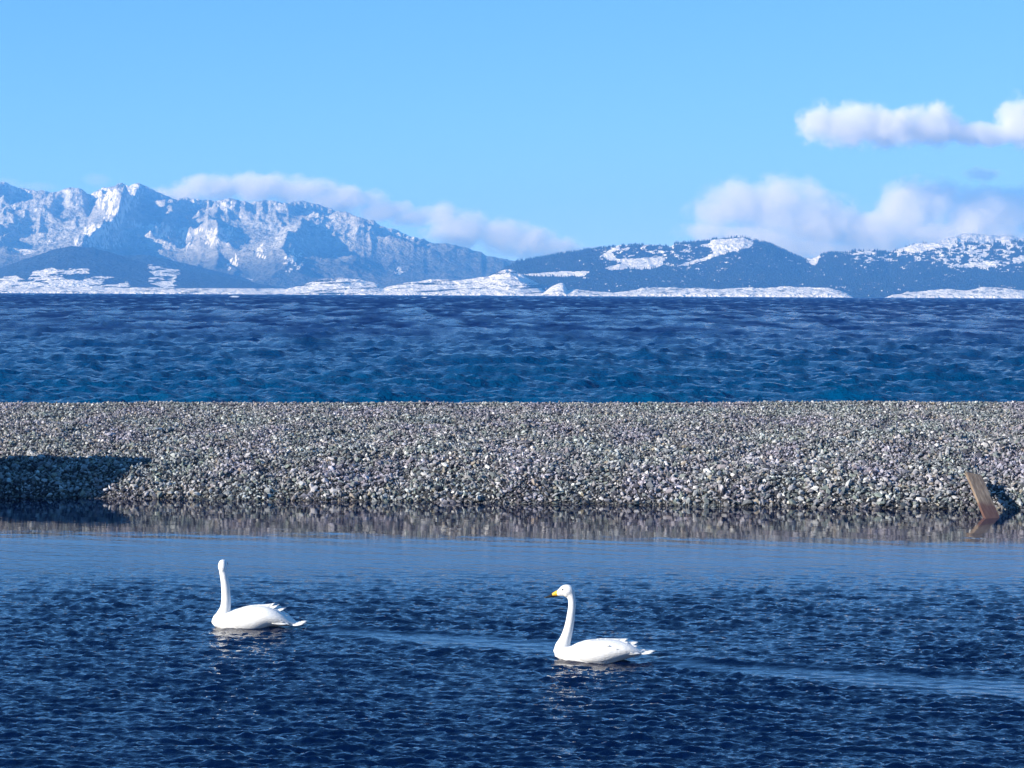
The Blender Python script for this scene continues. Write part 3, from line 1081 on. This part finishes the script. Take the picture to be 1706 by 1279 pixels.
def swan(name, spec, loc, yaw, label):
    root = bpy.data.objects.new(name, None)
    C.objects.link(root)
    root.location = (loc[0], loc[1], 0.0)
    root.rotation_euler = (0, 0, yaw)
    tag(root, label, 'swan', 'white swans swimming on the pond')
    k = spec['k']; cx, cy = spec['o']
    X_ = lambda c: (c - cx) / k
    Z_ = lambda c: (cy - c) / k
    top = [(X_(a), Z_(b)) for a, b in spec['top']]
    bot = [(X_(a), Z_(b)) for a, b in spec['bot']]
    wid = [(X_(a), w) for a, w in spec['wid']]
    br = loft(body_rings(top, bot, wid))
    nk = loft(tube_rings([(X_(a), yy, Z_(b), r1 / k, r2 / k) for a, b, yy, r1, r2 in spec['neck']]))
    parts = [br, nk]
    hd = loft(tube_rings([(X_(a), yy, Z_(b), r1 / k, r2 / k) for a, b, yy, r1, r2 in spec['head']], 18, 6))
    parts.append(hd)
    body = link('body', join_closed('body', parts), M_FEATH, root)
    # tail fan
    for i, (a, b, L, yy, ang, rise) in enumerate(spec['tail']):
        fo_ = link('tail_feather', feather_mesh(L, 0.075, 0.01, i), None, root)
        fo_.location = (X_(a), yy, Z_(b)); fo_.rotation_euler = (0, -rise, ang)
    # wings: folded shells lying over the back, with their own feathers
    for s_ in (-1, 1):
        ws = spec['wing']
        wt = [(X_(a), Z_(b)) for a, b in ws['top']]
        wb = [(X_(a), Z_(b)) for a, b in ws['bot']]
        rings = []
        nst, n_ = 26, 16
        xq = np.linspace(wt[0][0], wt[-1][0], nst)
        zt = catmull([p[0] for p in wt], [p[1] for p in wt], xq)
        zb = catmull([p[0] for p in wb], [p[1] for p in wb], xq)
        tq = np.linspace(0, 1, nst)
        th = 0.018 * np.sin(np.pi * np.clip(tq, 0.03, 0.97)) ** 0.6 + 0.003
        wq = catmull([p[0] for p in wid], [p[1] for p in wid], xq)
        ztb = catmull([p[0] for p in top], [p[1] for p in top], xq)
        zbb = catmull([p[0] for p in bot], [p[1] for p in bot], xq)
        for q in range(nst):
            zc = (ztb[q] + zbb[q]) / 2; hz = max((ztb[q] - zbb[q]) / 2, 0.01)
            w_ = max(wq[q], 0.012)
            outer = []; inner = []
            for j in range(n_):
                z = zt[q] + (zb[q] - zt[q]) * (j / (n_ - 1))
                sa = min(1.0, max(-1.0, (z - zc) / hz))
                yb_ = w_ * math.sqrt(max(0.0, 1 - sa * sa)) ** 0.9
                e = math.sin(math.pi * (j + 0.5) / n_) ** 0.5
                outer.append((xq[q], s_ * max(0.004, yb_ + th[q] * e), z + 0.4 * th[q] * e))
                inner.append((xq[q], s_ * max(0.002, yb_ - 0.008), z - 0.002))
            rings.append(np.array(outer + inner[::-1]))
        v_, f_ = loft(rings)
        wm = raw_mesh('wing', v_, f_, True)
        bm_ = bmesh.new(); bm_.from_mesh(wm); bmesh.ops.recalc_face_normals(bm_, faces=bm_.faces); bm_.to_mesh(wm); bm_.free()
        wing = link('wing', wm, M_FEATH, root)
        for i, (a, b, L, W, dz, yfac, pitch, yw, curl) in enumerate(spec['feathers']):
            x_ = X_(a)
            w_ = float(catmull([p[0] for p in wid], [p[1] for p in wid], np.array([x_]))[0])
            fe = link('feather', feather_mesh(L, W, curl, i), None, wing)
            fe.location = (x_, s_ * w_ * yfac, Z_(b) + dz)
            roll = s_ * (1.15 if yfac > 0.75 else 0.55 if yfac > 0.5 else 0.25)
            fe.rotation_euler = (-roll, -pitch, -s_ * yw)
    for i, (a, b, L, W, yfac, pitch, yw) in enumerate(spec['coverts']):
        x_ = X_(a)
        w_ = float(catmull([p[0] for p in wid], [p[1] for p in wid], np.array([x_]))[0])
        for s_ in (-1, 1):
            fe = link('covert_feather', feather_mesh(L, W, 0.004, 50 + i), None, root)
            fe.location = (x_, s_ * (w_ * yfac + 0.012), Z_(b))
            fe.rotation_euler = (-s_ * 1.25, -pitch, -s_ * (yw - 0.10))
    return root, X_, Z_


S2 = dict(k=1100.0, o=(780, 1000),
          top=[(214, 905), (235, 868), (280, 845), (350, 850), (420, 846), (480, 818), (560, 796), (700, 776), (820, 768), (930, 776), (1040, 796), (1130, 832), (1220, 884), (1290, 905), (1330, 900)],
          bot=[(214, 912), (240, 962), (300, 1010), (400, 1060), (560, 1085), (760, 1080), (900, 1035), (990, 998), (1080, 965), (1160, 945), (1240, 925), (1330, 915)],
          wid=[(214, 0.02), (260, 0.09), (340, 0.135), (480, 0.175), (640, 0.195), (800, 0.19), (930, 0.17), (1060, 0.14), (1170, 0.095), (1260, 0.05), (1330, 0.03)],
          neck=[(330, 960, 0, 100, 110), (318, 880, 0, 92, 96), (345, 790, 0, 66, 70), (375, 690, 0, 54, 56), (396, 590, 0, 48, 48), (410, 490, 0, 44, 45), (419, 400, 0, 41, 42), (416, 330, 0, 42, 42), (395, 270, 0, 50, 46), (360, 235, 0, 55, 48)],
          head=[(440, 275, 0, 20, 20), (410, 255, 0, 55, 46), (370, 238, 0, 74, 60), (330, 238, 0, 66, 56), (295, 252, 0, 48, 42), (268, 264, 0, 36, 32), (250, 271, 0, 28, 26)],
          tail=[(1110, 884, 0.215, 0.0, 0.0, -0.07), (1110, 886, 0.205, 0.02, 0.08, -0.07), (1110, 886, 0.205, -0.02, -0.08, -0.07), (1100, 890, 0.20, 0.04, 0.16, -0.10), (1100, 890, 0.20, -0.04, -0.16, -0.10), (1140, 905, 0.18, 0.0, 0.0, 0.02)],
          wing=dict(top=[(430, 868), (520, 812), (620, 785), (740, 770), (860, 766), (980, 780), (1080, 812), (1170, 858), (1240, 900)],
                    bot=[(430, 905), (520, 975), (620, 1000), (740, 1000), (860, 985), (980, 955), (1090, 925), (1180, 915), (1240, 908)]),
          feathers=[(700, 777, 0.15, 0.09, 0.004, 0.10, 0.02, 0.05, 0.0), (790, 772, 0.15, 0.085, 0.004, 0.16, 0.00, 0.03, 0.0),
                    (880, 776, 0.145, 0.085, 0.006, 0.10, 0.02, 0.03, 0.004), (890, 786, 0.15, 0.08, 0.004, 0.30, -0.04, 0.02, 0.0),
                    (960, 800, 0.175, 0.085, 0.006, 0.14, -0.05, 0.02, 0.006), (960, 806, 0.18, 0.075, 0.004, 0.42, -0.14, 0.05, 0.0),
                    (780, 830, 0.17, 0.065, -0.002, 0.78, -0.10, 0.0, 0.0), (870, 850, 0.17, 0.06, -0.002, 0.84, -0.16, 0.06, 0.0),
                    (960, 868, 0.18, 0.055, 0.0, 0.86, -0.14, 0.20, 0.0), (1010, 850, 0.20, 0.05, 0.002, 0.74, -0.22, 0.22, 0.0),
                    (1040, 825, 0.18, 0.06, 0.004, 0.45, -0.32, 0.12, 0.0), (1060, 815, 0.19, 0.06, 0.004, 0.16, -0.36, 0.05, 0.0)])

S2['coverts'] = [(700, 800, 0.14, 0.040, 0.80, -0.10, 0.02), (780, 826, 0.15, 0.036, 0.86, -0.16, 0.06), (860, 838, 0.16, 0.036, 0.86, -0.20, 0.14),
                 (930, 858, 0.17, 0.034, 0.88, -0.20, 0.24), (1000, 866, 0.18, 0.032, 0.86, -0.22, 0.32), (980, 892, 0.17, 0.034, 0.90, -0.08, 0.30)]

S1 = dict(k=1014.0, o=(740, 905),
          top=[(210, 850), (228, 800), (270, 752), (330, 742), (400, 742), (460, 715), (540, 690), (640, 666), (760, 656), (880, 664), (980, 698), (1080, 762), (1155, 830), (1220, 862), (1250, 858)],
          bot=[(210, 858), (235, 890), (300, 925), (400, 965), (560, 985), (720, 975), (820, 935), (880, 903), (960, 892), (1060, 886), (1160, 876), (1250, 868)],
          wid=[(210, 0.02), (250, 0.09), (330, 0.14), (460, 0.18), (620, 0.20), (780, 0.195), (900, 0.175), (1030, 0.135), (1120, 0.09), (1195, 0.05), (1250, 0.03)],
          neck=[(335, 860, 0, 105, 112), (345, 780, 0, 86, 92), (366, 700, 0, 62, 66), (374, 610, 0, 54, 56), (372, 520, 0, 50, 52), (364, 430, 0, 47, 48), (352, 350, 0, 44, 45), (340, 280, 0.0, 44, 44), (330, 220, 0.006, 44, 46)],
          head=[(336, 290, -0.03, 22, 22), (334, 250, -0.01, 46, 46), (332, 212, 0.02, 50, 56), (330, 200, 0.055, 46, 48), (329, 212, 0.085, 34, 36), (329, 222, 0.105, 24, 26)],
          tail=[(1080, 838, 0.205, 0.0, 0.0, -0.02), (1080, 840, 0.20, 0.025, 0.09, 0.0), (1080, 840, 0.20, -0.025, -0.09, -0.04), (1070, 846, 0.19, 0.045, 0.17, -0.06), (1070, 846, 0.19, -0.045, -0.17, -0.08), (1100, 866, 0.18, 0.0, 0.0, 0.02)],
          wing=dict(top=[(420, 765), (510, 706), (610, 676), (720, 662), (840, 664), (940, 692), (1040, 748), (1120, 805), (1175, 850)],
                    bot=[(420, 800), (510, 880), (610, 905), (720, 905), (840, 890), (940, 880), (1040, 872), (1120, 866), (1175, 858)]),
          feathers=[(660, 668, 0.15, 0.09, 0.004, 0.10, 0.02, 0.05, 0.0), (740, 662, 0.15, 0.085, 0.006, 0.14, 0.03, 0.03, 0.01),
                    (800, 664, 0.125, 0.08, 0.006, 0.10, 0.12, 0.06, 0.012), (850, 674, 0.12, 0.075, 0.006, 0.22, 0.06, 0.03, 0.012),
                    (900, 694, 0.145, 0.085, 0.006, 0.16, -0.08, 0.03, 0.016), (940, 712, 0.15, 0.075, 0.004, 0.34, -0.35, 0.03, 0.0),
                    (740, 735, 0.17, 0.065, -0.002, 0.78, -0.18, 0.0, 0.0), (840, 760, 0.17, 0.06, -0.002, 0.84, -0.28, 0.06, 0.0),
                    (930, 790, 0.18, 0.055, 0.0, 0.86, -0.26, 0.20, 0.0), (960, 770, 0.20, 0.05, 0.002, 0.72, -0.40, 0.20, 0.0),
                    (1000, 745, 0.16, 0.06, 0.004, 0.42, -0.56, 0.12, 0.0), (1010, 730, 0.17, 0.06, 0.004, 0.16, -0.58, 0.05, 0.0)])

S1['coverts'] = [(690, 700, 0.14, 0.040, 0.80, -0.14, 0.02), (760, 722, 0.15, 0.036, 0.85, -0.26, 0.06), (830, 740, 0.16, 0.036, 0.85, -0.34, 0.14),
                 (900, 772, 0.16, 0.034, 0.86, -0.34, 0.24), (960, 796, 0.17, 0.032, 0.85, -0.34, 0.30), (930, 828, 0.16, 0.034, 0.90, -0.12, 0.28)]

sw2, XX, ZZ = swan('swan', S2, SW2, math.radians(-5), 'white swan on the right seen in profile, showing its yellow and black bill')
# bill, in profile
bl = loft(tube_rings([(XX(262), 0, ZZ(262), 34 / 1100, 25 / 1100), (XX(232), 0, ZZ(272), 27 / 1100, 22 / 1100), (XX(202), 0, ZZ(285), 20 / 1100, 19 / 1100)], 16, 5))
link('bill_base', raw_mesh('bill_base', *bl, True), M_YELLOW, sw2)
bl = loft(tube_rings([(XX(282), 0, ZZ(292), 7 / 1100, 21 / 1100), (XX(235), 0, ZZ(294), 13 / 1100, 21 / 1100), (XX(200), 0, ZZ(293), 20 / 1100, 19.5 / 1100), (XX(175), 0, ZZ(298), 17 / 1100, 18 / 1100),
                      (XX(145), 0, ZZ(307), 12 / 1100, 17 / 1100), (XX(118), 0, ZZ(313), 8 / 1100, 14 / 1100), (XX(106), 0, ZZ(315), 4 / 1100, 7 / 1100)], 16, 5))
link('bill', raw_mesh('bill', *bl, True), M_BLACK, sw2)
for s_ in (-1, 1):
    bm = bmesh.new(); bmesh.ops.create_icosphere(bm, subdivisions=2, radius=0.0085)
    me = bpy.data.meshes.new('eye'); bm.to_mesh(me); bm.free()
    e = link('eye', me, M_EYE, sw2); e.location = (XX(316), s_ * 0.0475, ZZ(216))

sw1, XX, ZZ = swan('swan', S1, SW1, math.radians(-5), 'white swan on the left with its head turned away, bill hidden from view')
bl = loft(tube_rings([(XX(329), 0.095, ZZ(215), 24 / 1014, 26 / 1014), (XX(328), 0.125, ZZ(226), 18 / 1014, 20 / 1014), (XX(327), 0.145, ZZ(234), 12 / 1014, 15 / 1014)], 14, 4))
link('bill_base', raw_mesh('bill_base', *bl, True), M_YELLOW, sw1)
bl = loft(tube_rings([(XX(327), 0.14, ZZ(236), 13 / 1014, 16 / 1014), (XX(327), 0.175, ZZ(246), 9 / 1014, 15 / 1014), (XX(327), 0.205, ZZ(252), 4 / 1014, 9 / 1014)], 14, 4))
link('bill', raw_mesh('bill', *bl, True), M_BLACK, sw1)
for s_ in (-1, 1):
    bm = bmesh.new(); bmesh.ops.create_icosphere(bm, subdivisions=2, radius=0.008)
    me = bpy.data.meshes.new('eye'); bm.to_mesh(me); bm.free()
    e = link('eye', me, M_EYE, sw1); e.location = (XX(331 + s_ * 45), 0.07, ZZ(200))


# ------------------------------------------------------------------ clouds
def cloud(label, D, blobs, dens, nscale, thr, amp, seed, gain=3.0, group='clouds beyond the mountains'):
    """blobs: photo-pixel ellipses (cx, cy, rx, ry) set at distance D"""
    E = []
    for (cx, cy, rx, ry) in blobs:
        u_, v_ = uv(cx, cy)
        E.append((float(u_) * D, D, CAMH + float(v_) * D, rx / F * D, 1.1 * (rx * ry) ** 0.5 / F * D, ry / F * D))
    cxm = sum(e[0] for e in E) / len(E); czm = sum(e[2] for e in E) / len(E)
    V = []; Fc = []
    bm = bmesh.new()
    for e in E:
        mt = Matrix.Translation((e[0] - cxm, 0, e[2] - czm)) @ Matrix.Diagonal((e[3] * 1.28, e[4] * 1.28, e[5] * 1.28, 1))
        bmesh.ops.create_icosphere(bm, subdivisions=3, radius=1.0, matrix=mt)
    me = bpy.data.meshes.new('cloud'); bm.to_mesh(me); bm.free()
    tmp = bpy.data.objects.new('tmp', me); C.objects.link(tmp)
    rm = tmp.modifiers.new('r', 'REMESH'); rm.mode = 'VOXEL'; rm.voxel_size = min(e[5] for e in E) * 0.22
    dg = bpy.context.evaluated_depsgraph_get()
    res = bpy.data.meshes.new_from_object(tmp.evaluated_get(dg))
    bpy.data.objects.remove(tmp)
    m = NT('cloud_vapour')
    tc = m.n('ShaderNodeTexCoord').outputs['Object']
    acc = None
    for e in E:
        s = m.n('ShaderNodeVectorMath', operation='SUBTRACT'); m.l(tc, s.inputs[0]); s.inputs[1].default_value = (e[0] - cxm, 0, e[2] - czm)
        d = m.n('ShaderNodeVectorMath', operation='DIVIDE'); m.l(s.outputs[0], d.inputs[0]); d.inputs[1].default_value = (e[3], e[4], e[5])
        ln = m.n('ShaderNodeVectorMath', operation='LENGTH'); m.l(d.outputs[0], ln.inputs[0])
        f = m.math('SUBTRACT', 1.0, ln.outputs['Value'])
        acc = f if acc is None else m.math('MAXIMUM', acc, f)
    off = m.n('ShaderNodeVectorMath', operation='ADD'); m.l(tc, off.inputs[0]); off.inputs[1].default_value = (seed * 991.0, seed * 377.0, 0)
    nz = m.noise(off.outputs[0], nscale, 7, 0.74)
    v = m.math('ADD', acc, m.math('MULTIPLY', m.math('SUBTRACT', nz, 0.5), amp))
    v = m.math('MULTIPLY', m.math('SUBTRACT', v, thr), gain, clamp=True)
    edge = m.mrange(acc, -0.26, -0.05, 0.0, 1.0)
    v = m.math('MULTIPLY', m.math('MULTIPLY', v, edge), dens)
    pv_ = m.n('ShaderNodeVolumePrincipled')
    pv_.inputs['Color'].default_value = (0.980, 0.983, 0.988, 1)
    pv_.inputs['Anisotropy'].default_value = -0.1
    m.l(v, pv_.inputs['Density'])
    m.l(pv_.outputs[0], m.out.inputs['Volume'])
    o = link('cloud', res, m.m)
    o.location = (cxm, D, czm)
    tag(o, label, 'cloud', group)
    return o


cloud('long flat grey-white cloud high in the sky at the upper right', 27500,
      [(1362, 206, 36, 40), (1420, 210, 70, 40), (1480, 212, 80, 38), (1550, 208, 70, 38), (1560, 196, 32, 26), (1610, 222, 62, 24), (1660, 224, 60, 22), (1700, 205, 44, 48), (1760, 205, 70, 44)],
      0.0065, 0.0036, 0.04, 2.5, 1, 2.2)
cloud('big soft grey cloud bank above the wooded hills on the right', 28500,
      [(1200, 355, 62, 30), (1250, 340, 80, 48), (1300, 345, 90, 56), (1370, 370, 100, 50), (1440, 385, 110, 44), (1250, 400, 110, 34), (1510, 350, 60, 58), (1560, 340, 60, 50), (1640, 360, 90, 58), (1690, 345, 60, 40), (1600, 395, 160, 36), (1760, 370, 80, 60), (1330, 415, 120, 26), (1450, 415, 120, 22), (1180, 385, 60, 20), (1640, 290, 40, 14)],
      0.0052, 0.0026, 0.02, 2.6, 2, 1.7)
cloud('grey cloud cap lying along the ridge of the snowy mountains', 25500,
      [(300, 324, 60, 22), (355, 314, 60, 26), (430, 312, 70, 26), (500, 318, 80, 26), (570, 333, 80, 26), (640, 350, 60, 20), (680, 362, 44, 16)],
      0.0070, 0.0034, -0.02, 2.6, 3, 1.8)
cloud('pale cloud spilling down behind the end of the snowy range', 26500,
      [(735, 360, 40, 26), (770, 385, 66, 38), (830, 395, 66, 34), (880, 405, 60, 28), (930, 415, 56, 22), (970, 424, 50, 16)],
      0.0060, 0.0034, 0.02, 2.6, 4, 1.8)
cloud('small wisp of cloud above the left end of the snowy range', 26000,
      [(160, 300, 34, 16), (60, 312, 50, 12), (-10, 308, 60, 18)],
      0.0012, 0.0035, 0.12, 1.2, 5, 2.0)
